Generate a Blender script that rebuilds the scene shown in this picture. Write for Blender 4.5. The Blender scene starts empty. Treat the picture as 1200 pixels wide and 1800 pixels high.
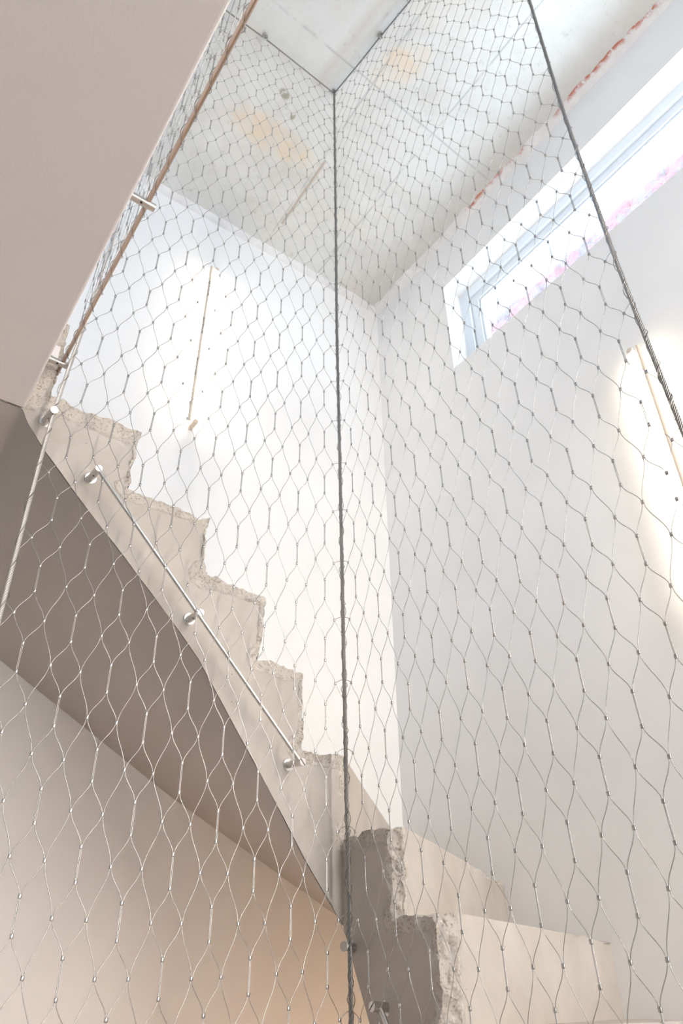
import bpy, bmesh, math, random
import numpy as np
from mathutils import Vector, Matrix, noise

random.seed(7)
S = 3.7          # metres per survey unit
H = 1.6          # eye height above the lower floor
SC = bpy.context.scene
COL = SC.collection

def W(p):
    return Vector((p[0] * S, p[1] * S, p[2] * S + H))

# ------------------------------------------------------------------ camera
CX = [(0.817630, 0.321424, 0.477669), (-0.575705, 0.465962, 0.671895), (-0.006612, -0.824358, 0.566030)]
cam_d = bpy.data.cameras.new('camera')
cam = bpy.data.objects.new('camera', cam_d)
COL.objects.link(cam)
right = Vector([CX[i][0] for i in range(3)])
up = -Vector([CX[i][1] for i in range(3)])
back = -Vector([CX[i][2] for i in range(3)])
m = Matrix((right, up, back)).transposed().to_4x4()
m.translation = W((0, 0, 0))
cam.matrix_world = m
cam_d.sensor_fit = 'VERTICAL'
cam_d.sensor_height = 36.0
cam_d.lens = 36.0 * 1284.0 / 1800.0
cam_d.clip_start = 0.02
SC.camera = cam

# ------------------------------------------------------------------ colour management, world, lights
SC.view_settings.view_transform = 'Standard'
SC.view_settings.look = 'None'
SC.view_settings.gamma = 1.0
SC.view_settings.exposure = 0.0
SC.view_settings.use_curve_mapping = False

wd = bpy.data.worlds.new('sky')
SC.world = wd
wd.use_nodes = True
bg = wd.node_tree.nodes['Background']
bg.inputs['Color'].default_value = (0.72, 0.87, 1.0, 1)
bg.inputs['Strength'].default_value = 7.8

def area(name, loc, target, sx, sy, power, color):
    d = bpy.data.lights.new(name, 'AREA')
    d.shape = 'RECTANGLE'; d.size = sx; d.size_y = sy
    d.energy = power; d.color = color
    o = bpy.data.objects.new(name, d)
    COL.objects.link(o)
    o.location = loc
    o.rotation_euler = (Vector(target) - Vector(loc)).to_track_quat('-Z', 'Y').to_euler()
    return o

# fill light added behind the camera, in line with the right-hand flight
area('front_fill', (1.24, -1.75, 2.8), (2.6, 1.0, 2.1), 0.40, 2.6, 87, (1.0, 0.94, 0.88))
# weaker broad fill light added for the lower left
area('lower_fill', (-0.6, -3.3, 1.7), (0.6, 2.4, 1.4), 2.4, 2.4, 28, (0.70, 0.88, 1.0))
# daylight from the upper storey, left
area('upstairs_daylight', (-2.6, -0.4, 4.2), (1.2, 2.0, 3.6), 2.2, 1.6, 30, (0.42, 0.68, 1.0))

# ------------------------------------------------------------------ helpers
def obj(name, verts, faces, mat=None, parent=None, smooth=False, label=None, cat=None, group=None, kind=None):
    me = bpy.data.meshes.new(name)
    me.from_pydata([tuple(v) for v in verts], [], faces)
    me.update()
    if smooth:
        me.polygons.foreach_set('use_smooth', [True] * len(me.polygons))
    if mat is not None:
        me.materials.append(mat)
    o = bpy.data.objects.new(name, me)
    COL.objects.link(o)
    if parent is not None:
        o.parent = parent
        o.matrix_parent_inverse = parent.matrix_world.inverted()
    tag(o, label, cat, group, kind)
    return o

def tag(o, label=None, cat=None, group=None, kind=None):
    if label: o['label'] = label
    if cat: o['category'] = cat
    if group: o['group'] = group
    if kind: o['kind'] = kind

def empty(name, loc, label, cat, group=None):
    o = bpy.data.objects.new(name, None)
    COL.objects.link(o)
    o.location = loc
    o.empty_display_size = 0.1
    o.matrix_world = Matrix.Translation(loc)
    tag(o, label, cat, group)
    return o

class MB:
    def __init__(s): s.v = []; s.f = []
    def quad_box(s, lo, hi):
        x0, y0, z0 = lo; x1, y1, z1 = hi
        b = len(s.v)
        s.v += [(x0,y0,z0),(x1,y0,z0),(x1,y1,z0),(x0,y1,z0),(x0,y0,z1),(x1,y0,z1),(x1,y1,z1),(x0,y1,z1)]
        s.f += [tuple(b+i for i in q) for q in ((0,3,2,1),(4,5,6,7),(0,1,5,4),(1,2,6,5),(2,3,7,6),(3,0,4,7))]
        return s
    def tube(s, pts, r, n=5, cap=True):
        pts = [Vector(p) for p in pts]
        b = len(s.v)
        t0 = (pts[1] - pts[0]).normalized()
        ref = Vector((0, 0, 1)) if abs(t0.z) < 0.9 else Vector((1, 0, 0))
        u = t0.cross(ref).normalized()
        for i, p in enumerate(pts):
            t = (pts[min(i+1, len(pts)-1)] - pts[max(i-1, 0)]).normalized()
            u = (u - t * u.dot(t)).normalized()
            w = t.cross(u)
            rr = r[i] if isinstance(r, (list, tuple)) else r
            for k in range(n):
                a = 2 * math.pi * k / n
                s.v.append(tuple(p + (u * math.cos(a) + w * math.sin(a)) * rr))
        for i in range(len(pts) - 1):
            for k in range(n):
                k2 = (k + 1) % n
                s.f.append((b+i*n+k, b+i*n+k2, b+(i+1)*n+k2, b+(i+1)*n+k))
        if cap:
            s.f.append(tuple(b + k for k in reversed(range(n))))
            e = b + (len(pts)-1)*n
            s.f.append(tuple(e + k for k in range(n)))
        return s
    def cyl(s, p0, p1, r, n=24, bev=0.0006):
        p0 = Vector(p0); p1 = Vector(p1); d = (p1 - p0).normalized()
        return s.tube([p0, p0 + d*bev*0.01, p0 + d*bev, p1 - d*bev, p1 - d*bev*0.01, p1],
                      [r*0.001, r-bev, r, r, r-bev, r*0.001], n, cap=False)
    def build(s, name, mat, parent=None, smooth=True, **k):
        o = obj(name, s.v, s.f, mat, parent, smooth, **k)
        return o

def autosmooth(o, ang=0.7):
    bm = bmesh.new(); bm.from_mesh(o.data)
    for e in bm.edges:
        if len(e.link_faces) == 2 and e.calc_face_angle(0) > ang:
            e.smooth = False
    bm.to_mesh(o.data); bm.free()

# ------------------------------------------------------------------ materials
def mat_base(name):
    m = bpy.data.materials.new(name); m.use_nodes = True
    nt = m.node_tree
    return m, nt, nt.nodes, nt.links, nt.nodes['Principled BSDF']

def simple(name, color, rough=0.6, metal=0.0, emis=None, estr=0.0):
    m, nt, N, L, P = mat_base(name)
    P.inputs['Base Color'].default_value = (*color, 1)
    P.inputs['Roughness'].default_value = rough
    P.inputs['Metallic'].default_value = metal
    if emis:
        P.inputs['Emission Color'].default_value = (*emis, 1)
        P.inputs['Emission Strength'].default_value = estr
    return m

class G:
    """tiny node-graph helper"""
    def __init__(s, nt): s.nt = nt; s.N = nt.nodes; s.L = nt.links; s.co = s.N.new('ShaderNodeTexCoord').outputs['Object']
    def noise(s, scale, detail=4, rough=0.55, co=None, dist=0.0):
        n = s.N.new('ShaderNodeTexNoise'); n.inputs['Scale'].default_value = scale
        n.inputs['Detail'].default_value = detail; n.inputs['Roughness'].default_value = rough
        n.inputs['Distortion'].default_value = dist
        s.L.new(co or s.co, n.inputs['Vector']); return n.outputs['Fac']
    def vor(s, scale, co=None):
        n = s.N.new('ShaderNodeTexVoronoi'); n.inputs['Scale'].default_value = scale
        s.L.new(co or s.co, n.inputs['Vector']); return n.outputs['Distance']
    def ramp(s, fac, a, b, ca=(0,0,0,1), cb=(1,1,1,1)):
        n = s.N.new('ShaderNodeValToRGB'); e = n.color_ramp.elements
        e[0].position = a; e[1].position = b
        e[0].color = ca if len(ca) == 4 else (*ca, 1); e[1].color = cb if len(cb) == 4 else (*cb, 1)
        s.L.new(fac, n.inputs['Fac']); return n.outputs['Color']
    def mix(s, fac, a, b, mode='MIX'):
        n = s.N.new('ShaderNodeMixRGB'); n.blend_type = mode
        for i, v in enumerate((fac, a, b)):
            if isinstance(v, (int, float)): n.inputs[i].default_value = v
            elif isinstance(v, tuple): n.inputs[i].default_value = (*v, 1)
            else: s.L.new(v, n.inputs[i])
        return n.outputs['Color']
    def math(s, op, a, b=0.0, c=None):
        n = s.N.new('ShaderNodeMath'); n.operation = op
        for i, v in enumerate((a, b, c)):
            if v is None: continue
            if isinstance(v, (int, float)): n.inputs[i].default_value = v
            else: s.L.new(v, n.inputs[i])
        return n.outputs[0]
    def sep(s):
        n = s.N.new('ShaderNodeSeparateXYZ'); s.L.new(s.co, n.inputs[0]); return n.outputs
    def bump(s, h, strength, dist, P, prev=None):
        n = s.N.new('ShaderNodeBump'); n.inputs['Strength'].default_value = strength
        n.inputs['Distance'].default_value = dist
        s.L.new(h, n.inputs['Height'])
        if prev is not None: s.L.new(prev, n.inputs['Normal'])
        s.L.new(n.outputs[0], P.inputs['Normal']); return n.outputs[0]
    def attr(s, name):
        n = s.N.new('ShaderNodeAttribute'); n.attribute_name = name; return n.outputs['Fac']

def plaster(name, c, amt=0.03, rough=0.75, b=0.15):
    m, nt, N, L, P = mat_base(name); g = G(nt)
    f = g.noise(1.3, 5)
    lo = tuple(max(0, x * (1 - amt)) for x in c); hi = tuple(min(1, x * (1 + amt)) for x in c)
    L.new(g.ramp(f, 0.35, 0.65, lo, hi), P.inputs['Base Color'])
    P.inputs['Roughness'].default_value = rough
    P.inputs['Specular IOR Level'].default_value = 0.25
    h = g.mix(0.35, g.noise(9, 3), g.noise(150, 3))
    g.bump(h, b, 0.004, P)
    return m

M_WALL = plaster('white_wall_paint', (0.87, 0.855, 0.845))
M_SLAB = plaster('pale_slab_paint', (0.84, 0.81, 0.82), 0.02, b=0.22)
M_SOFFIT = plaster('grey_stair_soffit', (0.47, 0.445, 0.43), 0.03, b=0.2)  # one even grey, darker than the slab soffit
M_FLOOR = plaster('pale_oak_floor', (0.62, 0.55, 0.49), 0.12)
M_FRAME = simple('white_window_frame', (0.80, 0.84, 0.88), 0.35)
M_STEEL = simple('brushed_stainless_steel', (0.62, 0.60, 0.58), 0.28, 1.0)
M_BRONZE = simple('warm_tinted_steel', (0.50, 0.40, 0.34), 0.25, 1.0)
M_STEELD = simple('stainless_wire', (0.52, 0.50, 0.485), 0.22, 1.0)
M_ROPE = simple('stainless_rope_strand', (0.31, 0.29, 0.275), 0.34, 1.0)
M_ROPEP = simple('pale_rope_strand', (0.66, 0.63, 0.61), 0.34, 1.0)
M_FERR = simple('ferrule_metal', (0.50, 0.48, 0.47), 0.22, 1.0)
M_DARK = simple('dark_recess', (0.03, 0.03, 0.03), 0.6)
M_TUBE = simple('lit_lamp_tube', (1, 1, 1), 0.4, 0, (1.0, 0.85, 0.64), 17.0)
M_TUBEW = simple('lit_warm_lamp_tube', (1, 1, 1), 0.4, 0, (1.0, 0.70, 0.46), 115.0)
M_BAR = simple('lamp_bar_beige', (0.76, 0.63, 0.51), 0.45)
M_GROUND = simple('grey_roof_gravel', (0.5, 0.5, 0.5), 0.9)

def concrete_stair():
    m, nt, N, L, P = mat_base('raw_stair_concrete'); g = G(nt)
    r = g.attr('rough')
    base = g.ramp(g.noise(5, 6, 0.6), 0.3, 0.7, (0.49, 0.44, 0.39), (0.61, 0.56, 0.51))
    spots = g.ramp(g.noise(2.2, 3), 0.52, 0.7)
    base = g.mix(g.math('MULTIPLY', spots, 0.35), base, (0.50, 0.42, 0.345))
    # broken, aggregate-speckled zone along the knocked-off edges
    spk = g.ramp(g.mix(0.5, g.vor(150), g.noise(85, 7, 0.8)), 0.28, 0.50, (0.33, 0.25, 0.19), (0.72, 0.65, 0.57))
    spk2 = g.mix(g.ramp(g.noise(48, 6, 0.75), 0.42, 0.66), spk, (0.76, 0.71, 0.65))
    rr = g.ramp(g.math('ADD', r, g.math('MULTIPLY', g.math('SUBTRACT', g.noise(22, 5, 0.65), 0.5), 0.9)), 0.40, 0.62)
    colr = g.mix(rr, base, spk2)
    # little air holes
    holes = g.ramp(g.vor(34), 0.030, 0.055)
    hm = g.ramp(g.noise(6, 2), 0.52, 0.6)
    hol = g.math('MULTIPLY', g.math('SUBTRACT', 1.0, holes), hm)
    colr = g.mix(hol, colr, (0.20, 0.16, 0.13))
    L.new(colr, P.inputs['Base Color'])
    P.inputs['Roughness'].default_value = 0.85
    P.inputs['Specular IOR Level'].default_value = 0.2
    fine = g.noise(60, 6, 0.6)
    coarse = g.math('MULTIPLY', g.noise(45, 8, 0.75), rr)
    h = g.math('ADD', g.math('MULTIPLY', fine, 0.12), g.math('MULTIPLY', coarse, 3.0))
    h = g.math('SUBTRACT', h, g.math('MULTIPLY', hol, 0.6))
    h = g.math('ADD', h, g.math('MULTIPLY', g.noise(7, 3), 0.8))
    g.bump(h, 0.55, 0.009, P)
    return m
M_STAIR = concrete_stair()

def concrete_ceiling():
    m, nt, N, L, P = mat_base('raw_ceiling_concrete'); g = G(nt)
    X, Y, Z = g.sep()
    n1 = g.noise(1.6, 8, 0.62, dist=0.6)
    c = g.ramp(n1, 0.30, 0.70, (0.56, 0.545, 0.505), (0.73, 0.72, 0.69))
    cl = g.ramp(g.noise(6, 9, 0.72, dist=1.0), 0.40, 0.64)
    c = g.mix(g.math('MULTIPLY', cl, 0.35), c, (0.74, 0.745, 0.74))
    # board panels of the formwork: lines in both directions
    def line(coord, off, slope_c, slope, w):
        a = g.math('SUBTRACT', g.math('ADD', coord, g.math('MULTIPLY', slope_c, slope)), off)
        wob = g.math('MULTIPLY', g.math('SUBTRACT', g.noise(3, 3), 0.5), 0.012)
        a = g.math('ABSOLUTE', g.math('ADD', a, wob))
        return g.ramp(a, 0.0, w, (1,1,1,1), (0,0,0,1))
    l1 = line(Y, 0.343 * S, X, -0.045, 0.008)       # across
    l2 = line(X, 0.420 * S, Y, 0.010, 0.006)        # towards the back wall, right
    l3a = line(X, 0.302 * S, Y, -0.02, 0.007)       # beside the net corner
    # dark opened joint beside the ochre panel
    wi = g.math('MULTIPLY', g.ramp(Y, 0.0, 1.0), 1.0)
    gate = g.math('MULTIPLY', g.math('GREATER_THAN', Y, 0.478 * S), g.math('LESS_THAN', Y, 0.60 * S))
    l4 = g.math('MULTIPLY', line(X, 0.3115 * S, Y, -0.012, 0.013), gate)
    # soft brownish joint running to the net corner
    l5 = g.math('MULTIPLY', line(X, 0.2880 * S, Y, 0.095, 0.045), g.math('LESS_THAN', Y, 0.40 * S))
    l3 = g.math('MAXIMUM', l3a, 0.0)
    brk = g.ramp(g.noise(9, 3), 0.36, 0.50)
    lines = g.math('MAXIMUM', g.math('MAXIMUM', l1, l2), l3)
    lines = g.math('MULTIPLY', g.math('MULTIPLY', lines, brk), 0.6)
    # ochre stains, two with a shape of their own
    def blob(cx, cy, rx, ry, ang):
        ca, sa = math.cos(ang), math.sin(ang)
        dx = g.math('SUBTRACT', X, cx * S); dy = g.math('SUBTRACT', Y, cy * S)
        u = g.math('DIVIDE', g.math('ADD', g.math('MULTIPLY', dx, ca), g.math('MULTIPLY', dy, sa)), rx)
        v = g.math('DIVIDE', g.math('SUBTRACT', g.math('MULTIPLY', dy, ca), g.math('MULTIPLY', dx, sa)), ry)
        d = g.math('ADD', g.math('MULTIPLY', u, u), g.math('MULTIPLY', v, v))
        return g.ramp(d, 0.35, 1.0, (1,1,1,1), (0,0,0,1))
    st = g.math('MAXIMUM', blob(0.235, 0.493, 0.31, 0.105, 0.0), blob(0.325, 0.320, 0.10, 0.17, 0.5))
    st = g.math('MAXIMUM', st, g.math('MULTIPLY', blob(0.25, 0.25, 0.06, 0.14, 0.3), 0.8))
    st = g.math('MULTIPLY', st, g.ramp(g.noise(11, 8, 0.75), 0.36, 0.60))
    spot = g.math('MAXIMUM', blob(0.2215, 0.4333, 0.035, 0.025, 0.4), blob(0.246, 0.452, 0.015, 0.02, 0.0))
    faint = g.math('MULTIPLY', g.ramp(g.noise(2.7, 7, 0.7), 0.55, 0.72), 0.35)
    c = g.mix(g.math('MULTIPLY', g.math('MAXIMUM', st, faint), 0.85), c, (0.71, 0.575, 0.42))
    # blotches
    bl = g.math('MULTIPLY', g.ramp(g.noise(26, 5, 0.7), 0.60, 0.70), 0.5)
    c = g.mix(bl, c, (0.38, 0.38, 0.35))
    c = g.mix(g.math('MULTIPLY', spot, g.ramp(g.noise(40, 5, 0.7), 0.35, 0.5)), c, (0.33, 0.31, 0.25))
    c = g.mix(lines, c, (0.33, 0.34, 0.34))
    c = g.mix(g.math('MULTIPLY', l5, 0.42), c, (0.50, 0.42, 0.36))
    c = g.mix(g.math('MULTIPLY', l4, 0.8), c, (0.36, 0.26, 0.19))
    # shading beside the right wall, painted in as a darker band
    ex = g.math('ADD', X, g.math('MULTIPLY', g.math('SUBTRACT', g.noise(4, 5, 0.7), 0.5), 0.12))
    band = g.ramp(g.math('DIVIDE', ex, 2.0), 0.88, 0.99)
    c = g.mix(g.math('MULTIPLY', band, 0.5), c, (0.56, 0.55, 0.53))
    L.new(c, P.inputs['Base Color'])
    P.inputs['Roughness'].default_value = 0.5
    P.inputs['Specular IOR Level'].default_value = 0.45
    h = g.math('SUBTRACT', g.math('ADD', g.math('MULTIPLY', g.noise(5, 5), 0.5), g.math('MULTIPLY', g.noise(50, 4), 0.12)), g.math('MULTIPLY', lines, 0.5))
    g.bump(h, 0.35, 0.01, P)
    return m
M_CEIL = concrete_ceiling()

def plaster_lip():
    m, nt, N, L, P = mat_base('rough_plaster_lip'); g = G(nt)
    n = g.noise(7, 7, 0.7)
    c = g.ramp(n, 0.35, 0.65, (0.74, 0.71, 0.70), (0.84, 0.82, 0.81))
    red = g.math('MULTIPLY', g.ramp(g.noise(2.6, 2), 0.50, 0.56), g.ramp(g.noise(14, 6, 0.7), 0.46, 0.56))
    red = g.math('MULTIPLY', red, g.attr('rough'))
    c = g.mix(red, c, (0.55, 0.20, 0.14))
    L.new(c, P.inputs['Base Color'])
    P.inputs['Roughness'].default_value = 0.9
    g.bump(g.noise(40, 7, 0.75), 0.5, 0.01, P)
    return m
M_LIP = plaster_lip()

def rubble():
    m, nt, N, L, P = mat_base('pink_rubble_masonry'); g = G(nt)
    a = g.ramp(g.noise(5, 5, 0.7), 0.46, 0.56, (0.14, 0.17, 0.18), (0.27, 0.13, 0.135))
    v = g.ramp(g.vor(24), 0.1, 0.5, (0.22, 0.09, 0.12), (0.30, 0.18, 0.19))
    c = g.mix(0.45, a, v)
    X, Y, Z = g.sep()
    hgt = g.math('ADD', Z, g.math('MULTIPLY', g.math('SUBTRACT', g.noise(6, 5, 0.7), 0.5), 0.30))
    glare = g.ramp(g.math('MULTIPLY', g.math('SUBTRACT', hgt, 1.512 * S + H), 3.2), 0.0, 0.9)  # overexposed brightening towards the top, painted into the colour
    c = g.mix(glare, c, (0.50, 0.46, 0.47))
    L.new(c, P.inputs['Base Color']); P.inputs['Roughness'].default_value = 0.95
    g.bump(g.noise(40, 5), 0.8, 0.03, P)
    return m
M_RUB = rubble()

def glass():
    m = bpy.data.materials.new('clear_glass'); m.use_nodes = True
    nt = m.node_tree; N, L = nt.nodes, nt.links
    N.remove(N['Principled BSDF'])
    t = N.new('ShaderNodeBsdfTransparent'); t.inputs['Color'].default_value = (0.96, 0.985, 1.0, 1)
    g_ = N.new('ShaderNodeBsdfGlossy'); g_.inputs['Roughness'].default_value = 0.02
    mx = N.new('ShaderNodeMixShader')
    mx.inputs[0].default_value = 0.05; L.new(t.outputs[0], mx.inputs[1]); L.new(g_.outputs[0], mx.inputs[2])
    L.new(mx.outputs[0], N['Material Output'].inputs['Surface'])
    return m
M_GLASS = glass()

# ------------------------------------------------------------------ room shell
XR, YB, ZC = 0.543, 0.6535, 1.0
def box(name, lo, hi, mat, label=None, cat=None, kind=None, parent=None, raw=False):
    a = lo if raw else W(lo); b = hi if raw else W(hi)
    mb = MB(); mb.quad_box(tuple(a), tuple(b))
    return mb.build(name, mat, parent, smooth=False, label=label, cat=cat, kind=kind)

zf = -H / S
box('floor', (-0.95, -1.0, zf - 0.04), (XR, YB, zf), M_FLOOR, kind='structure', label='pale wooden floor below the stair')
box('wall_back', (-0.95, YB, zf - 0.04), (XR + 0.10, YB + 0.08, ZC), M_WALL, kind='structure', label='white plastered back wall behind the upper flight')
box('ceiling', (-0.95, -1.0, ZC), (XR + 0.10, YB + 0.08, ZC + 0.06), M_CEIL, kind='structure', label='bare stained concrete ceiling with formwork lines')
# right wall: box with a long strip window opening
wy0, wy1, wz0, wz1 = -0.55, 0.494, 0.7305, 0.9005
mb = MB()
xa, xb = XR, XR + 0.034
def bb(y0, z0, y1, z1):
    mb.quad_box(tuple(W((xa, y0, z0))), tuple(W((xb, y1, z1))))
bb(-1.0, zf - 0.04, YB, wz0); bb(-1.0, wz1, YB, ZC); bb(wy1, wz0, YB, wz1); bb(-1.0, wz0, wy0, wz1)
mb.build('wall_right', M_WALL, smooth=False, kind='structure', label='white plastered right wall with a high strip window')
# left wall and front wall (outside the view), both closed
box('wall_left', (-1.0, -1.0, zf - 0.04), (-0.95, YB, ZC), M_WALL, kind='structure')
mb = MB()
def fb(x0, z0, x1, z1):
    mb.quad_box(tuple(W((x0, -1.04, z0))), tuple(W((x1, -1.0, z1))))
fb(-1.0, zf - 0.04, -0.2, ZC); fb(0.5, zf - 0.04, XR + .034, ZC); fb(-0.2, zf - .04, 0.5, ZC)
mb.build('wall_front', M_WALL, smooth=False, kind='structure')

# window with layered frame profiles and glass
win = empty('window_1', W((xb, (wy0 + wy1) / 2, wz0)), 'long white framed strip window high in the right wall', 'window')
win['kind'] = 'structure'
if 'category' in win: del win['category']
def ring(mb, x0, x1, inset0, inset1):
    y0, y1, z0, z1 = wy0 + inset0, wy1 - inset0, wz0 + inset0 * 0.8, wz1 - inset0
    Y0, Y1, Z0, Z1 = wy0 + inset1, wy1 - inset1, wz0 + inset1 * 0.8, wz1 - inset1
    for lo, hi in (((x0, y0, z0), (x1, y1, Z0)), ((x0, y0, Z1), (x1, y1, z1)), ((x0, y0, Z0), (x1, Y0, Z1)), ((x0, Y1, Z0), (x1, y1, Z1))):
        mb.quad_box(tuple(W(lo)), tuple(W(hi)))
mb = MB(); ring(mb, xb - 0.002, xb + 0.02, -0.004, 0.016); mb.build('window_frame', M_FRAME, win, smooth=False)
mb = MB(); ring(mb, xb + 0.003, xb + 0.018, 0.0165, 0.030); ring(mb, xb + 0.0055, xb + 0.0165, 0.0305, 0.034)
mb.build('window_sash', M_FRAME, win, smooth=False)
mb = MB(); mb.quad_box(tuple(W((xb + 0.010, wy0 + 0.033, wz0 + 0.026))), tuple(W((xb + 0.0115, wy1 - 0.033, wz1 - 0.033))))
mb.build('window_pane', M_GLASS, win, smooth=False)

# rough plaster lip between ceiling concrete and walls
def lip(name, axis, lab):
    v, f, rg = [], [], []
    n = 420
    a0, a1 = (-1.0, YB) if axis == 'y' else (-0.3, XR)
    for i in range(n + 1):
        t = a0 + (a1 - a0) * i / n
        nz = noise.fractal(Vector((t * 22, 3.1 if axis == 'y' else 8.7, 0)), 0.7, 2.0, 5) * 0.010
        wdt = 0.0115 + 0.5 * nz if axis == 'y' else 0.009 + 0.2 * nz
        wdt = max(0.004, wdt)
        for k, (dw, dz) in enumerate(((wdt, 0.0001), (wdt * 0.93, -0.0022), (wdt * 0.5, -0.0045), (0.0003, -0.0075), (-0.001, -0.0075))):
            j = noise.noise(Vector((t * 160, k * 3.0, 1))) * 0.0008
            if axis == 'y': p = (XR - dw + j, t, ZC + dz + j)
            else: p = (t, YB - dw + j, ZC + dz + j)
            v.append(W(p)); rg.append(1.0 if (k < 2 and axis == 'y') else 0.0)
    for i in range(n):
        for k in range(4):
            a = i * 5 + k
            f.append((a, a + 1, a + 6, a + 5))
    o = obj(name, v, f, M_LIP, smooth=True, kind='structure', label=lab)
    at = o.data.attributes.new('rough', 'FLOAT', 'POINT'); at.data.foreach_set('value', rg)
    return o
lip('trim_1', 'y', 'chipped plaster lip with brick red patches between ceiling and right wall')
lip('trim_2', 'x', 'pale plaster lip between ceiling and back wall')

# outside: rough masonry parapet beyond the window
v, f = [], []
ny, nz = 200, 26
for j in range(nz + 1):
    for i in range(ny + 1):
        y = -0.9 + 2.6 * i / ny
        top = 1.600 + 0.010 * noise.fractal(Vector((y * 12, 0, 5)), 0.7, 2, 4)
        z = 1.0 + (top - 1.0) * j / nz
        x = 1.10 + 0.012 * noise.fractal(Vector((y * 30, z * 30, 2)), 0.7, 2, 4)
        v.append(W((x, y, z)))
b = len(v)
for i in range(ny + 1):
    y = -0.9 + 2.6 * i / ny
    v.append(W((1.22, y, 1.63)))
for j in range(nz):
    for i in range(ny):
        a = j * (ny + 1) + i
        f.append((a, a + 1, a + ny + 2, a + ny + 1))
for i in range(ny):
    a = nz * (ny + 1) + i
    f.append((a, a + 1, b + i + 1, b + i))
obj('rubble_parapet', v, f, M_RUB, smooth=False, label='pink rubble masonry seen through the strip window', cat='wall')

# ------------------------------------------------------------------ floor slab of the upper storey
YS = 0.410        # plane of the left stringer
XS = 0.290        # plane of the right stringer
slab = box('upper_floor_slab', (-0.95, -1.0, 0.328), (0.0370, YS, 0.4165), M_SLAB,
           label='pale grey plastered slab soffit filling the upper left corner', cat='slab')
md = slab.modifiers.new('soft_edge', 'BEVEL'); md.width = 0.006; md.segments = 3
slab2 = box('landing_floor', (-0.95, YS + 0.0002, 0.380), (0.0475, YB, 0.4165), M_SLAB, label='upper landing floor behind the slab edge', cat='slab')

XRW, YBW = XR, YB
# ------------------------------------------------------------------ concrete staircase
steps = [(-0.30, 0.0500, 0.4160), (0.0500, 0.1145, 0.3470), (0.1145, 0.1750, 0.2960), (0.1750, 0.2230, 0.2480),
         (0.2230, 0.2570, 0.1985), (0.2570, 0.2900, 0.1455)]
inner_bot = [(-0.3, 0.328), (0.036, 0.328), (0.042, 0.318), (0.0555, 0.3025), (0.082, 0.277), (0.12, 0.243), (0.157, 0.209), (0.179, 0.187),
             (0.211, 0.145), (0.233, 0.117), (0.264, 0.075), (0.290, 0.0440)]
rsteps = [(0.410, 0.3625, 0.0925), (0.3625, 0.3265, 0.0435), (0.3265, 0.290, -0.006), (0.290, 0.240, -0.056),
          (0.240, 0.185, -0.106), (0.185, 0.13, -0.156), (0.13, 0.075, -0.206), (0.075, 0.02, -0.256), (0.02, -0.035, -0.306), (-0.035, -0.09, -0.356)]
rinner_bot = [(0.410, 0.0440), (0.400, 0.024), (0.385, -0.006), (0.36, -0.052), (0.33, -0.100), (0.29, -0.152), (0.2, -0.25), (0.02, -0.42), (-0.09, zf)]
outer_x = {0.0500: 0.0500, 0.1145: 0.1145, 0.1750: 0.187, 0.2230: 0.275, 0.2570: 0.39, 0.2900: XR}

outer_y = [YB, 0.5155, 0.4125, 0.335, 0.262, 0.205, 0.15, 0.095, 0.04, -0.015, -0.07]

def interp(tab, x):
    if tab[0][0] > tab[-1][0]:
        tab = tab[::-1]
    if x <= tab[0][0]: return tab[0][1]
    for (a, va), (b_, vb) in zip(tab, tab[1:]):
        if x <= b_:
            return va + (vb - va) * (x - a) / (b_ - a)
    return tab[-1][1]

# knocked-off edges (survey units): list of segments and radius of the broken band
rough_segs = []
def seg(a, b, r): rough_segs.append((Vector(a), Vector(b), r))
for k, (x0, x1, zt) in enumerate(steps):
    if k == 0:
        seg((0.050, YS, 0.347), (0.050, YS, 0.416), 0.011)
        seg((0.030, YS, 0.336), (0.050, YS, 0.345), 0.012)
        continue
    rad = {1: 0.0170, 2: 0.0105, 3: 0.0115, 4: 0.0115, 5: 0.012}[k]
    seg((x0, YS, zt), (x1, YS, zt), rad)
    nz_ = steps[k+1][2] if k < 5 else 0.12
    seg((x1, YS, zt), (x1, YS, nz_), 0.0034 if k < 5 else 0.003)
for k, (y0, y1, zt) in enumerate(rsteps[:5]):
    seg((XS, y0, zt), (XS, y1, zt), 0.0095)
    seg((XS + 0.005, y1 - 0.002, zt), (XS + 0.005, y1 - 0.002, rsteps[k+1][2]), 0.0085)
    seg((XS, y1, zt), (XR, outer_y[k+1], zt + 0.002), 0.0022)

def seg_d(p, s):
    a, b, r = s
    ab = b - a; t = max(0.0, min(1.0, (p - a).dot(ab) / ab.length_squared))
    return (p - a - ab * t).length / r

def roughness(p):
    d = min(seg_d(p, s) for s in rough_segs)
    return max(0.0, 1.3 - d) if d < 1.3 else 0.0

def near_edge(p):
    return roughness(p)

def displace(p):
    """p in survey units -> (world position, roughness)"""
    r = near_edge(p)
    pw = p * S
    n = noise.noise_vector(pw * 9.0) * 0.0012
    if r > 0.0:
        rr = min(1.0, r)
        n1 = noise.noise_vector(pw * 30.0); n2 = noise.noise_vector(pw * 75.0); n3 = noise.noise_vector(pw * 14.0)
        n = n + (n1 * 0.0085 + n2 * 0.0055 + n3 * 0.009) * rr
        # knocked back from the arris
        n = n + Vector((0, 0, -0.006 * rr * rr))
    return W(p) + n, min(1.0, r)

SV, SF, SRG = [], [], []
def add_v(p):
    w, r = displace(Vector(p)); SV.append(w); SRG.append(r); return len(SV) - 1

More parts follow.
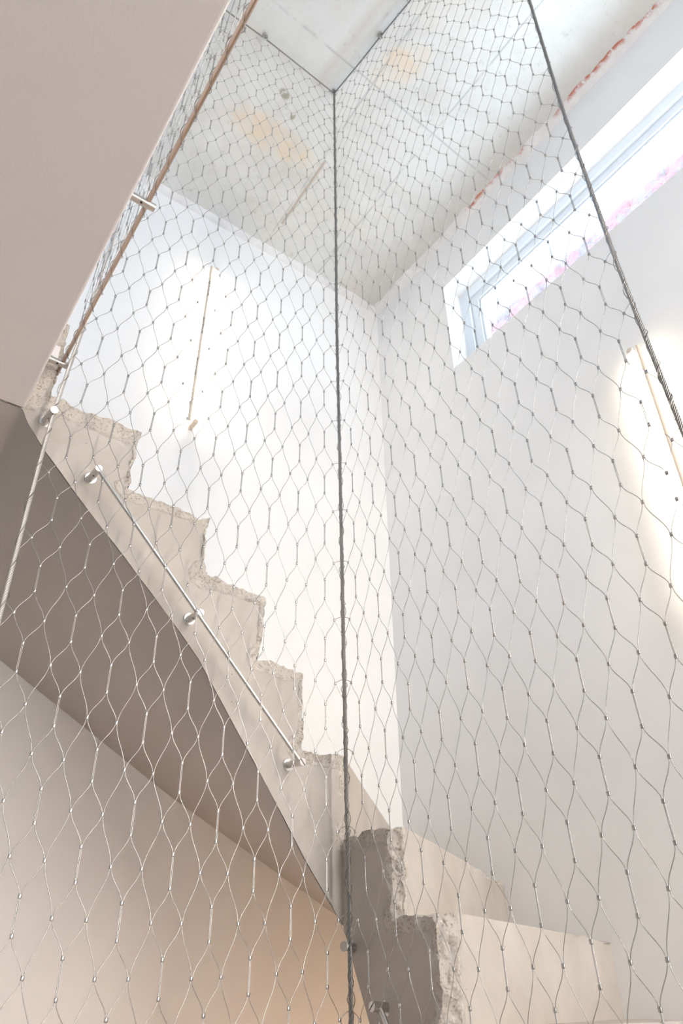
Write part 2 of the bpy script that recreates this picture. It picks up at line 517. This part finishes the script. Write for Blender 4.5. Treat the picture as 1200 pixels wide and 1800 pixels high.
def face_grid(lines_u, zlines, bot, ztop_of, place):
    """vertical face: columns at lines_u, rows at zlines, clipped by bot(u) and the step tops"""
    cache = {}
    def vid(iu, iz):
        u = lines_u[iu]; z = zlines[iz]; zb = bot(u)
        if z < zb: z = zb
        key = (iu, round(z, 6))
        if key not in cache: cache[key] = add_v(place(u, z))
        return cache[key]
    for iu in range(len(lines_u) - 1):
        um = (lines_u[iu] + lines_u[iu+1]) / 2
        zt = ztop_of(um)
        for iz in range(len(zlines) - 1):
            if zlines[iz+1] > zt + 1e-6: break
            if zlines[iz+1] <= max(bot(lines_u[iu]), bot(lines_u[iu+1])) and zlines[iz+1] <= min(bot(lines_u[iu]), bot(lines_u[iu+1])):
                continue
            q = [vid(iu, iz), vid(iu+1, iz), vid(iu+1, iz+1), vid(iu, iz+1)]
            q2 = []
            for a in q:
                if a not in q2: q2.append(a)
            if len(q2) >= 3: SF.append(tuple(q2))

def spread(marks, step):
    out = []
    marks = sorted(set(round(x, 6) for x in marks))
    for a, b in zip(marks, marks[1:]):
        n = max(1, int(math.ceil((b - a) / step)))
        out += [a + (b - a) * i / n for i in range(n)]
    return out + [marks[-1]]

# left stringer face (facing the stair well)
xs = spread([-0.02] + [s[1] for s in steps], 0.0014)
zs = spread([0.03] + [s[2] for s in steps], 0.0014)
def ztop_l(u):
    for x0, x1, zt in steps:
        if x0 <= u <= x1: return zt
    return steps[-1][2]
face_grid(xs, zs, lambda u: interp(inner_bot, u), ztop_l, lambda u, z: (u, YS, z))
# right stringer face
ys = spread([s[0] for s in rsteps] + [-0.09], 0.0022)
ys_f = [y for y in ys]
zr = spread([0.1455, zf] + [s[2] for s in rsteps] + [0.044], 0.0022)
def ztop_r(u):
    for y0, y1, zt in rsteps:
        if y1 <= u <= y0: return zt
    return rsteps[0][2]
face_grid(ys_f, zr, lambda u: interp(rinner_bot, u), ztop_r, lambda u, z: (XS, u, z))

def patch(P00, P10, P11, P01, nu, nv):
    """bilinear patch"""
    P00, P10, P11, P01 = map(Vector, (P00, P10, P11, P01))
    idx = []
    for j in range(nv + 1):
        t = j / nv
        row = []
        for i in range(nu + 1):
            s_ = i / nu
            p = (P00 * (1 - s_) + P10 * s_) * (1 - t) + (P01 * (1 - s_) + P11 * s_) * t
            row.append(add_v(p))
        idx.append(row)
    for j in range(nv):
        for i in range(nu):
            SF.append((idx[j][i], idx[j][i+1], idx[j+1][i+1], idx[j+1][i]))

# treads and risers, upper flight
for k, (x0, x1, zt) in enumerate(steps):
    xo0 = outer_x.get(x0, x0); xo1 = outer_x[x1]
    if k == 0:
        patch((x0, YS, zt), (x1, YS, zt), (xo1, YB, zt), (xo0, YB, zt), 20, 20)
    else:
        patch((x0, YS, zt), (x1, YS, zt), (xo1, YB, zt), (xo0, YB, zt), 24, 30)
    if k < 5:
        zn = steps[k+1][2]
        patch((x1, YS, zn), (xo1, YB, zn), (xo1, YB, zt), (x1, YS, zt), 30, 14)
# first winder riser runs from the inner corner to the room corner
patch((XS, YS, 0.0925), (XR, YB, 0.0925), (XR, YB, 0.1455), (XS, YS, 0.1455), 90, 20)
# the little return of the inner corner post above the first right-hand tread
# right-hand flight: treads and risers fan from the inner stringer to the right wall
for k, (y0, y1, zt) in enumerate(rsteps):
    yo0, yo1 = outer_y[k], outer_y[k+1]
    zo = zt + (0.003 if k == 0 else 0.001)
    fine = k < 3
    cw = (0.0055, 0.0100, 0.009)[k] if fine else 0.006      # width of the knocked-off corner
    cd = 0.0045
    patch((XS, y0, zt), (XS, y1, zt), (XR, yo1, zo), (XR, yo0, zo), 20 if fine else 4, 70 if fine else 4)
    zn = rsteps[k+1][2] if k + 1 < len(rsteps) else zf
    # broken corner between the dark side and the riser
    patch((XS, y1, zn - 0.002), (XS + cw, y1 - cd, zn - 0.002), (XS + cw, y1 - cd, zt), (XS, y1, zt), 26 if fine else 3, 80 if fine else 4)
    patch((XS, y1, zt), (XS + cw, y1 - cd, zt), (XS + cw, y1 + 0.004, zt), (XS, y1 + 0.004, zt), 14 if fine else 2, 6 if fine else 2)
    patch((XS + cw, y1 - cd, zn - 0.002), (XR, yo1, zn), (XR, yo1, zo), (XS + cw, y1 - cd, zt), 130 if fine else 8, 40 if fine else 4)
stair = obj('concrete_staircase', SV, SF, M_STAIR, smooth=True,
            label='raw concrete winder staircase with knocked-off step edges along back and right wall', cat='staircase')
at = stair.data.attributes.new('rough', 'FLOAT', 'POINT'); at.data.foreach_set('value', SRG)
bm = bmesh.new(); bm.from_mesh(stair.data); bmesh.ops.remove_doubles(bm, verts=bm.verts, dist=0.0002)
bmesh.ops.recalc_face_normals(bm, faces=bm.faces)
for e in bm.edges:
    if len(e.link_faces) == 2 and e.calc_face_angle(0) > 0.9: e.smooth = False
bm.to_mesh(stair.data); bm.free()

# soffit: warped surface from the inner stringer bottom to the walls
outer_bot = [(-0.3, 0.328), (-0.04, 0.328), (0.101, 0.254), (0.272, 0.163), (0.424, 0.092), (XR, 0.036)]
def soffit():
    v, f = [], []
    n, mrow = 120, 24
    for i in range(n + 1):
        t = i / n
        xi = -0.02 + (0.290 + 0.02) * t
        # rulings stay square to the wall on the straight part and fan out at the winders
        xo = xi if xi < 0.05 else 0.05 + (xi - 0.05) + (XR - 0.290) * ((xi - 0.05) / 0.24) ** 1.8
        zi = interp(inner_bot, xi) ; zo = interp(outer_bot, xo)
        for j in range(mrow + 1):
            s_ = j / mrow
            z = zi * (1 - s_) + zo * s_
            v.append(W((xi * (1 - s_) + xo * s_, (YS + 0.0006) * (1 - s_) + YB * s_, z)))
    base = len(v)
    for i in range(n):
        for j in range(mrow):
            a = i * (mrow + 1) + j
            f.append((a, a + 1, a + mrow + 2, a + mrow + 1))
    # right-hand flight
    yi_list = [0.410, 0.400, 0.385, 0.36, 0.33, 0.29, 0.2, 0.02, -0.09]
    yo_list = [YB, 0.62, 0.57, 0.50, 0.44, 0.38, 0.26, 0.06, -0.07]
    zo_list = [0.036, 0.02, -0.005, -0.045, -0.085, -0.13, -0.23, -0.42, zf]
    r0 = len(v)
    for yi, yo, zo in zip(yi_list, yo_list, zo_list):
        zi = interp(rinner_bot, yi)
        for j in range(mrow + 1):
            s_ = j / mrow
            v.append(W(((XS + 0.0006) * (1 - s_) + XR * s_, yi * (1 - s_) + yo * s_, zi * (1 - s_) + zo * s_)))
    for i in range(len(yi_list) - 1):
        for j in range(mrow):
            a = r0 + i * (mrow + 1) + j
            f.append((a, a + 1, a + mrow + 2, a + mrow + 1))
    return v, f
v, f = soffit()
obj('stair_soffit', v, f, M_SOFFIT, parent=stair, smooth=True, label='smooth grey underside of the stair')

# ------------------------------------------------------------------ steel ropes
def rope_mesh(path, R, mb, pitch=0.045, strands=6, step=0.0045):
    pts = [Vector(p) for p in path]
    L_ = [0]
    for a, b in zip(pts, pts[1:]): L_.append(L_[-1] + (b - a).length)
    n = max(4, int(L_[-1] / step))
    samp = []
    k = 0
    for i in range(n + 1):
        d = L_[-1] * i / n
        while k < len(pts) - 2 and d > L_[k+1]: k += 1
        t = (d - L_[k]) / (L_[k+1] - L_[k])
        samp.append((pts[k].lerp(pts[k+1], t), d))
    t0 = (samp[1][0] - samp[0][0]).normalized()
    ref = Vector((0, 0, 1)) if abs(t0.z) < 0.9 else Vector((1, 0, 0))
    u = t0.cross(ref).normalized()
    rs = R * 0.33
    tr = [[] for _ in range(strands)]
    for i, (p, d) in enumerate(samp):
        t = (samp[min(i+1, n)][0] - samp[max(i-1, 0)][0]).normalized()
        u = (u - t * u.dot(t)).normalized(); w = t.cross(u)
        for s_ in range(strands):
            a = 2 * math.pi * (s_ / strands + d / pitch)
            tr[s_].append(p + (u * math.cos(a) + w * math.sin(a)) * (R - rs))
    for s_ in range(strands): mb.tube(tr[s_], rs, 5)
    mb.tube([p for p, d in samp[::4]] + [samp[-1][0]], R * 0.45, 5)
    return mb

def helix(path_fn, z0, z1, R, pitch, step=0.008, ph=0.0):
    n = max(6, int(abs(z1 - z0) * S / step)); out = []
    for i in range(n + 1):
        z = z0 + (z1 - z0) * i / n
        p = path_fn(z)
        a = ph + 2 * math.pi * (z * S / pitch)
        rr = R * (1 + 0.25 * math.sin(z * 210))
        out.append(p + Vector((math.cos(a), math.sin(a), 0)) * rr)
    return out

corner_tab = [(-0.12, 0.2833), (-0.0022, 0.2831), (0.0354, 0.2830), (0.1134, 0.2816), (0.2787, 0.2795), (0.3889, 0.2781), (0.5262, 0.2757), (0.8144, 0.2743), (0.996, 0.2729)]
left_tab = [(-0.12, 0.0600), (0.05, 0.0575), (0.1756, 0.0553), (0.2122, 0.0539), (0.252, 0.0535), (0.2724, 0.0532), (0.3175, 0.0517), (0.3408, 0.0530), (0.3656, 0.0547), (0.4067, 0.0562), (0.4952, 0.0590), (0.7, 0.0600), (0.996, 0.055)]
right_tab = [(-0.12, 0.100), (0.0, 0.1075), (0.1, 0.1130), (0.2195, 0.1178), (0.2845, 0.1196), (0.336, 0.1209), (0.406, 0.1210), (0.508, 0.1216), (0.613, 0.1192), (0.6816, 0.1178), (1.0, 0.108)]
def corner_xy(z): return interp(corner_tab, z), 0.393
def left_xy(z): return interp(left_tab, z), 0.393
def kx(yo): return 0.2984 / (0.278 + 0.052 * yo)
def right_xy(z):
    # measured on the plane x = 0.276; the net plane opens slightly towards the room
    yo = interp([(a * (0.278/0.276), b * (0.278/0.276)) for a, b in right_tab], z / 1.05)
    k = kx(yo); return 0.278 * k, yo * k
corner_p = lambda z: W((*corner_xy(z), z))
left_p = lambda z: W((*left_xy(z), z))
right_p = lambda z: W((*right_xy(z), z))
def smooth_path(fn, z0, z1, n=60):
    pts = [fn(z0 + (z1 - z0) * i / n) for i in range(n + 1)]
    for _ in range(6):
        pts = [pts[0]] + [(pts[i-1] + pts[i] * 2 + pts[i+1]) / 4 for i in range(1, n)] + [pts[-1]]
    return pts
ZT = 0.994
RR = 0.0052
for nm, fn, z1, lab, pit in (('corner', corner_p, ZT, 'twisted steel rope standing at the corner where the two wire nets meet', 0.07),
                             ('left', left_p, ZT, 'pale twisted steel rope leaning at the left edge of the net', 0.045),
                             ('right', right_p, ZT, 'thick dark steel rope edging the net on the right', 0.045)):
    mb = MB(); rope_mesh(smooth_path(fn, -0.12, z1), RR, mb, pit)
    mb.build('steel_rope', M_ROPEP if nm == 'left' else M_ROPE, label=lab, cat='rope', group='upright border ropes of the stairwell nets')

ztopr = 0.9935
def top_rope(pts, lab):
    mb = MB(); rope_mesh([W(p) for p in pts], 0.0036, mb, 0.035)
    mb.build('steel_rope', M_ROPE, label=lab, cat='rope', group='ceiling border ropes of the stairwell nets')
T_L = [(0.055, 0.391, ztopr), (0.110, 0.3885, ztopr), (0.165, 0.3885, ztopr + 0.001), (0.22, 0.3905, ztopr), (0.2729, 0.393, ztopr)]
T_R = [(0.2729, 0.393, ztopr), (0.278, 0.345, ztopr), (0.2815, 0.305, ztopr + 0.001), (0.2875, 0.245, ztopr), (0.2925, 0.115, ztopr)]
top_rope(T_L, 'thin steel rope under the ceiling above the left net')
top_rope(T_R, 'thin steel rope under the ceiling above the right net')
top_rope([(0.055, 0.391, ztopr), (0.052, 0.25, ztopr), (0.050, 0.02, ztopr)], 'thin steel rope under the ceiling behind the slab edge')

# ------------------------------------------------------------------ cable nets
PER = 0.0473
HR = 0.0080          # half length of the doubled stretches
SQ = [(-1.0, -1.0), (0.4061, 0.4061), (0.4534, 0.4530), (0.5007, 0.4990), (0.548, 0.5447), (0.5953, 0.5895), (0.6426, 0.6336),
      (0.6899, 0.6772), (0.7372, 0.7191), (0.7845, 0.7599), (0.8318, 0.7999), (0.8791, 0.8391), (0.9264, 0.8765),
      (0.9737, 0.9122), (1.021, 0.9462), (1.0683, 0.9785), (1.13, 1.018), (1.4, 1.19)]
def squeeze(z):
    # the rows draw closer together towards the ceiling
    return interp(SQ, z)
ferr_bm = MB()
def ferrule_mesh():
    n = 8; mb = MB()
    prof = [(-0.0037, 0.6), (-0.0034, 0.92), (-0.0028, 1.0), (0.0028, 1.0), (0.0034, 0.92), (0.0037, 0.6)]
    for z, s_ in prof:
        for k in range(n):
            a = 2 * math.pi * (k + 0.5) / n
            cx_, sy_ = math.cos(a), math.sin(a)
            cx_ = math.copysign(abs(cx_) ** 0.6, cx_); sy_ = math.copysign(abs(sy_) ** 0.6, sy_)
            mb.v.append((cx_ * 0.0031 * s_, sy_ * 0.0021 * s_, z))
    for i in range(len(prof) - 1):
        for k in range(n):
            mb.f.append((i*n+k, i*n+(k+1) % n, (i+1)*n+(k+1) % n, (i+1)*n+k))
    mb.f.append(tuple(reversed(range(n)))); mb.f.append(tuple((len(prof)-1)*n + k for k in range(n)))
    return mb
FM = ferrule_mesh()
me_f = bpy.data.meshes.new('ferrule'); me_f.from_pydata(FM.v, [], FM.f); me_f.materials.append(M_FERR)
me_f.polygons.foreach_set('use_smooth', [True] * len(me_f.polygons))

def in_view(p):
    c = cam.matrix_world.inverted() @ p
    if c.z > -0.1: return None
    x = 600 + 1284 * c.x / -c.z; y = 900 - 1284 * c.y / -c.z
    if -5 < x < 1205 and -5 < y < 1805: return -c.z
    return None

def net(label, ncol, xy, s_of, z0, zlo, zhi, end_wires=('a', 'b'), group='stairwell wire nets', vis=None, top_cut=None, edgeA=None, edgeB=None, lace=None):
    """xy(i, z) -> plan position of column i at height z; columns 0..ncol; every third column starting at 1 is doubled"""
    cen = W((*xy(ncol // 2, 0.4), zlo))
    root = empty('cable_net', cen, label, 'net', group)
    du = (W((*xy(1, 0.3), 0.3)) - W((*xy(0, 0.3), 0.3))).normalized()   # in-plane horizontal
    off = 0.0011
    mb = MB()
    ferr = []
    def P(i, z, side=0.0):
        x, y = xy(i, z)
        return W((x, y, z)) + du * side * off
    rows = range(-14, 26)
    def zc(i, j): return squeeze(z0 + s_of(i) + (j + (0.5 if i % 2 else 0.0)) * PER)
    def half(i, z): return (HR if z < 0.6 else HR - 0.0028 * min(1, (z - 0.6) / 0.35)) if i % 3 == 1 else 0.0
    def wire(p0, p1, nseg=7, k=0.34):
        dz = p1.z - p0.z
        c0 = p0 + Vector((0, 0, k * dz)); c1 = p1 - Vector((0, 0, k * dz))
        pts = []
        for q in range(nseg + 1):
            t = q / nseg
            pts.append(p0 * (1-t)**3 + c0 * 3*t*(1-t)**2 + c1 * 3*t*t*(1-t) + p1 * t**3)
        if top_cut is not None:
            lim = top_cut
            if all(p.z > lim for p in pts): return
            if any(p.z > lim for p in pts):
                keep = []
                seq = pts if pts[0].z < pts[-1].z else pts[::-1]
                for a, b in zip(seq, seq[1:]):
                    keep.append(a)
                    if b.z > lim:
                        t = (lim - a.z) / (b.z - a.z); keep.append(a.lerp(b, t)); break
                pts = keep
                if len(pts) < 2: return
        mb.tube(pts, 0.00085, 4, cap=False)
    for i in range(ncol + 1):
        for j in rows:
            z = zc(i, j)
            h = half(i, z)
            if z - h < zlo: continue
            if z - h > zhi: continue
            jit = 0.0
            # ferrules
            jz = (noise.noise(Vector((i * 1.7, j * 2.3, 0))) ) * 0.0004
            z += jz
            if h:
                if z + h < zhi:
                    ferr.append(P(i, z + h)); 
                    for sd in (-1, 1):
                        mb.tube([P(i, z - h, sd), P(i, z, sd * 1.15), P(i, z + h, sd)], 0.00085, 4, cap=False)
                ferr.append(P(i, z - h))
            elif z < zhi:
                ferr.append(P(i, z))
            # wires down-left and down-right, to the next columns
            for di in (-1, 1):
                i2 = i + di
                if i2 < 0 or i2 > ncol: continue
                jj = j - 1 if i % 2 == 0 else j
                z2 = zc(i2, jj) + noise.noise(Vector((i2 * 1.7, jj * 2.3, 0))) * 0.0004
                wire(P(i, z - h, di), P(i2, z2 + half(i2, z2), -di))
            # lacing at the two rope edges
            if i == 0 and edgeA and z < zhi:
                for sg, dd in ((1, 0.10), (-1, 0.24)):
                    q = edgeA(z + sg * dd * PER)
                    a = P(i, z, -1); mid = a.lerp(q, 0.5) + Vector((0, 0, sg * 0.0025))
                    mb.tube([a, a.lerp(mid, .5) + Vector((0, 0, sg * 0.0012)), mid, q], 0.00085, 4, cap=False)
            if i == ncol and edgeB and z < zhi:
                for sg, dd in ((1, 0.10), (-1, 0.24)):
                    q = edgeB(z + sg * dd * PER)
                    a = P(i, z, 1); mid = a.lerp(q, 0.5) + Vector((0, 0, sg * 0.0025))
                    mb.tube([a, a.lerp(mid, .5) + Vector((0, 0, sg * 0.0012)), mid, q], 0.00085, 4, cap=False)
    mb.build('wire_mesh', M_STEELD, root, smooth=True)
    if lace:
        lb = MB()
        for pts in lace: lb.tube(pts, 0.0009, 4, cap=False)
        lb.build('lacing_wire', M_ROPE, root, smooth=True)
    # ferrules: the hundred that show largest, one by one; the rest together
    rot = math.atan2(du.y, du.x)
    dist = []
    for p in ferr:
        d = in_view(p)
        if vis is not None and d is not None and not vis(p): d = None
        dist.append((d if d is not None else 1e3 + p.z, p))
    dist.sort(key=lambda t: t[0])
    near = [p for d, p in dist[:100]]; rest = [p for d, p in dist[100:]]
    Rm = Matrix.Rotation(rot, 4, 'Z')
    inv = root.matrix_world.inverted()
    for p in near:
        o = bpy.data.objects.new('ferrule', me_f); COL.objects.link(o)
        o.parent = root; o.matrix_parent_inverse = inv
        o.matrix_basis = Matrix.Translation(p) @ Rm
    v, f = [], []
    for p in rest:
        b = len(v)
        for q in FM.v: v.append(p + (Rm @ Vector(q)))
        f += [tuple(b + k for k in fc) for fc in FM.f]
    obj('ferrule', v, f, M_FERR, parent=root, smooth=True, kind='stuff')
    return root

def left_net_xy(i, z):
    a = corner_xy(z)[0] - 0.0076; b = left_xy(z)[0] + 0.0062
    y = 0.393
    if z > 0.94: y -= 0.0045 * math.sin(min(1, (corner_xy(z)[0] - (a + (b - a) * i / 26)) / 0.2) * math.pi) * (z - 0.94) / 0.06
    return a + (b - a) * i / 26.0, y
def right_net_xy(i, z):
    cx_, cy_ = corner_xy(z); rx, ry = right_xy(z)
    L_ = math.hypot(rx - cx_, ry - cy_); f0 = 0.0077 / L_; f1 = 1 - 0.0062 / L_
    t = f0 + (f1 - f0) * i / 32.0
    return cx_ + (rx - cx_) * t, cy_ + (ry - cy_) * t
laceC = [helix(corner_p, -0.1, 0.985, RR + 0.0012, 0.058), helix(corner_p, -0.1, 0.985, RR + 0.0016, -0.0875, ph=1.0)]
laceL = [helix(left_p, -0.1, 0.985, RR + 0.0012, 0.0875)]
laceR = [helix(right_p, -0.1, 0.985, RR + 0.0012, 0.0875)]
ZH = 0.9925
net('stainless wire net in front of the left flight, between left rope and corner rope', 26, left_net_xy,
    lambda i: -0.00078 * i + 0.0000212 * i * i, 0.3282, -0.10, ZH, top_cut=W((0, 0, ZH)).z, edgeA=corner_p, edgeB=left_p, lace=laceC + laceL)
net('stainless wire net on the right, between corner rope and thick right rope', 32, right_net_xy,
    lambda i: -0.00046 * i + 0.0000115 * i * i, 0.3280, -0.10, ZH, top_cut=W((0, 0, ZH)).z, edgeA=corner_p, edgeB=right_p, lace=laceR)

# ------------------------------------------------------------------ upper rod on the slab edge, with its own net behind
ROD_X, ROD_Z = 0.0502, 0.3700
rod_root = empty('net_fixing_rod', W((ROD_X, 0.25, ROD_Z)), 'brown-tinted steel rod clamped along the slab edge at upper left', 'rod')
mb = MB(); mb.cyl(W((ROD_X, 0.4135, ROD_Z)), W((ROD_X + 0.0002, -0.3, ROD_Z)), 0.0052, 20)
o = mb.build('rod', M_BRONZE, rod_root); autosmooth(o)
def clamp(parent, base, head, rad=0.0092, flange=0.017, name='bracket', slot=True, groove=None):
    base = Vector(base); head = Vector(head); d = (head - base).normalized()
    mb = MB(); mb.cyl(base, head, rad, 28, 0.0007)
    o = mb.build(name, M_STEEL, parent); autosmooth(o)
    fb_ = MB(); fb_.cyl(base - d * 0.001, base + d * 0.004, flange, 32, 0.0008)
    f_ = fb_.build('flange', M_STEEL, o); autosmooth(f_)
    mid = base.lerp(head, 0.55)
    ref = Vector((0, 0, -1)) if abs(d.z) < 0.9 else Vector((1, 0, 0))
    side = (ref - d * ref.dot(d)).normalized()
    tocam = (cam.matrix_world.translation - mid); tocam = (tocam - d * tocam.dot(d)).normalized()
    side = (side + tocam * 1.1).normalized()
    sb = MB(); sb.cyl(mid + side * (rad - 0.001), mid + side * (rad + 0.0004), 0.0026, 12, 0.0002)
    s_ = sb.build('grub_screw', M_DARK, o); autosmooth(s_)
    if groove is not None:
        g_ = Vector(groove).normalized(); g_ = (g_ - d * g_.dot(d)).normalized(); w_ = d.cross(g_)
        gb = MB()
        c0 = head + d * 0.0001
        b = len(gb.v)
        for a_, b2 in ((-1, -1), (1, -1), (1, 1), (-1, 1)):
            for dd in (0, 0.0003):
                gb.v.append(tuple(c0 + g_ * a_ * rad * 0.97 + w_ * b2 * 0.0009 + d * dd))
        gb.f += [(1, 3, 5, 7), (0, 2, 3, 1), (2, 4, 5, 3), (4, 6, 7, 5), (6, 0, 1, 7)]
        gb.build('slot', M_DARK, o, smooth=False)
    return o
for yb in (0.2534, 0.400, 0.10, -0.05):
    clamp(rod_root, W((0.0372, yb, 0.3690)), W((0.0548, yb + 0.0005, 0.3695)), 0.0088, 0.013)

def side_net_xy(i, z): return 0.0512 + 0.004 * (z - 0.37), 0.3868 - 0.0082 * i
rod_p = lambda y: W((ROD_X, y, ROD_Z))
hl = []
n = 900
for i in range(n + 1):
    y = 0.412 - 0.36 * i / n
    a = 2 * math.pi * (y / 0.0082) * 0.5
    hl.append(rod_p(y) + Vector((math.cos(a) * 0.0078, 0, math.sin(a) * 0.0078)))
net('stainless wire net rising from the slab edge rod, seen edge-on', 32, side_net_xy, lambda i: 0.0, 0.3282 + 0.0473, 0.3765, ZH,
    top_cut=W((0, 0, ZH)).z, edgeA=left_p, lace=[hl])

# ------------------------------------------------------------------ slanted rail on the left stringer
YN = 0.3945
rail = empty('stringer_rod', W((0.168, YN, 0.209)), 'slanted stainless rod on three holders across the upper flight', 'rod')
A_ = (0.0880, YN, 0.2905); B_ = (0.2480, YN, 0.1295); C_ = (0.1690, YN, 0.2105)
mb = MB(); mb.cyl(W(A_), W(B_), 0.0049, 18); o = mb.build('rod', M_STEEL, rail); autosmooth(o)
for (x, z) in ((A_[0], A_[2]), (C_[0], C_[2]), (B_[0], B_[2])):
    clamp(rail, W((x, YS + 0.0004, z + 0.0025)), W((x, 0.3925, z)), 0.0090, 0.0150, groove=(1, 0, -1))
rail2 = empty('stringer_rod', W((0.2835, 0.369, 0.003)), 'short visible stainless rod end on the dark stringer at the bottom edge', 'rod')
mb = MB(); mb.cyl(W((0.2845, 0.3690, 0.003)), W((0.2845, 0.29, -0.110)), 0.0052, 18); o = mb.build('rod', M_STEEL, rail2); autosmooth(o)
clamp(rail2, W((XS + 0.001, 0.3705, 0.0025)), W((0.2795, 0.3695, 0.003)), 0.0092, 0.0150, groove=(0, 1, -1))
# rope holders
h1 = empty('rope_holder', W((0.0517, 0.401, 0.321)), 'round steel holder clamping the left rope below the slab corner', 'holder', 'rope holders on the stringers')
clamp(h1, W((0.0515, YS + 0.0004, 0.3245)), W((0.0522, 0.3895, 0.3200)), 0.0100, 0.0155)
h2 = empty('rope_holder', W((0.287, 0.396, 0.031)), 'round steel holder clamping the corner rope to the dark stringer', 'holder', 'rope holders on the stringers')
clamp(h2, W((XS + 0.001, 0.4000, 0.0315)), W((0.2790, 0.3935, 0.0315)), 0.0100, 0.0150)
# ceiling hooks
def hook(x, y, lab):
    r = empty('ceiling_eye', W((x, y, 1.0)), lab, 'hook', 'ceiling eyes holding the net ropes')
    mb = MB(); mb.cyl(W((x, y, 1.0)), W((x, y, 0.9975)), 0.014, 20); o = mb.build('rosette', M_STEEL, r); autosmooth(o)
    mb = MB(); mb.cyl(W((x, y, 0.9976)), W((x, y, 0.9955)), 0.006, 12); o = mb.build('stem', M_STEELD, r); autosmooth(o)
    c = W((x, y, 0.9935)); pts = [c + Vector((math.cos(a) * 0.010, 0.0, math.sin(a) * 0.010)) for a in [2 * math.pi * k / 20 for k in range(21)]]
    mb = MB(); mb.tube(pts, 0.0028, 8); mb.build('eye_ring', M_STEELD, r)
hook(0.1655, 0.3875, 'small steel ceiling eye above the left net')
hook(0.2729, 0.3935, 'small steel ceiling eye where the corner rope meets the ceiling')
hook(0.2815, 0.3050, 'small steel ceiling eye above the right net')

# ------------------------------------------------------------------ wall lamps
def lamp(base, normal, sidev, length, lab, tm=None):
    """base = lower end on the wall (world), normal = into the room, sidev = along the wall towards the bar"""
    r = empty('wall_lamp', base, lab, 'lamp', 'vertical tube lamps on the walls')
    up_ = Vector((0, 0, 1)); n_ = Vector(normal); s_ = Vector(sidev)
    a = base + n_ * 0.045; mb = MB(); mb.cyl(a + up_ * 0.015, a + up_ * (length - 0.015), 0.017, 20, 0.002)
    o = mb.build('tube', tm or M_TUBE, r); autosmooth(o)
    q = base + n_ * 0.055 + s_ * 0.030
    mb = MB(); mb.cyl(q, q + up_ * length, 0.0075, 12, 0.001); o = mb.build('bar', M_BAR, r); autosmooth(o)
    for zz in (0.004, length - 0.004):
        e = base + up_ * zz
        mb = MB(); mb.cyl(e - n_ * 0.0, e + n_ * 0.062, 0.012, 16, 0.001); o = mb.build('end_holder', M_BAR, r); autosmooth(o)
    return r
lamp(W((0.2405, YB, 0.5850)), (0, -1, 0), (-1, 0, 0), 0.288 * S, 'lit vertical tube lamp on the back wall above the upper flight')
lamp(W((XR, 0.2475, 0.252)), (-1, 0, 0), (0, -1, 0), 0.288 * S, 'lit vertical tube lamp on the right wall beside the thick rope')
# the same kind of lamp on the floor below (out of the view), giving the warm light under the stair
lamp(W((XR, 0.42, -0.36)), (-1, 0, 0), (0, -1, 0), 0.20 * S, 'lit tube lamp under the stair on the lower right wall', M_TUBEW)
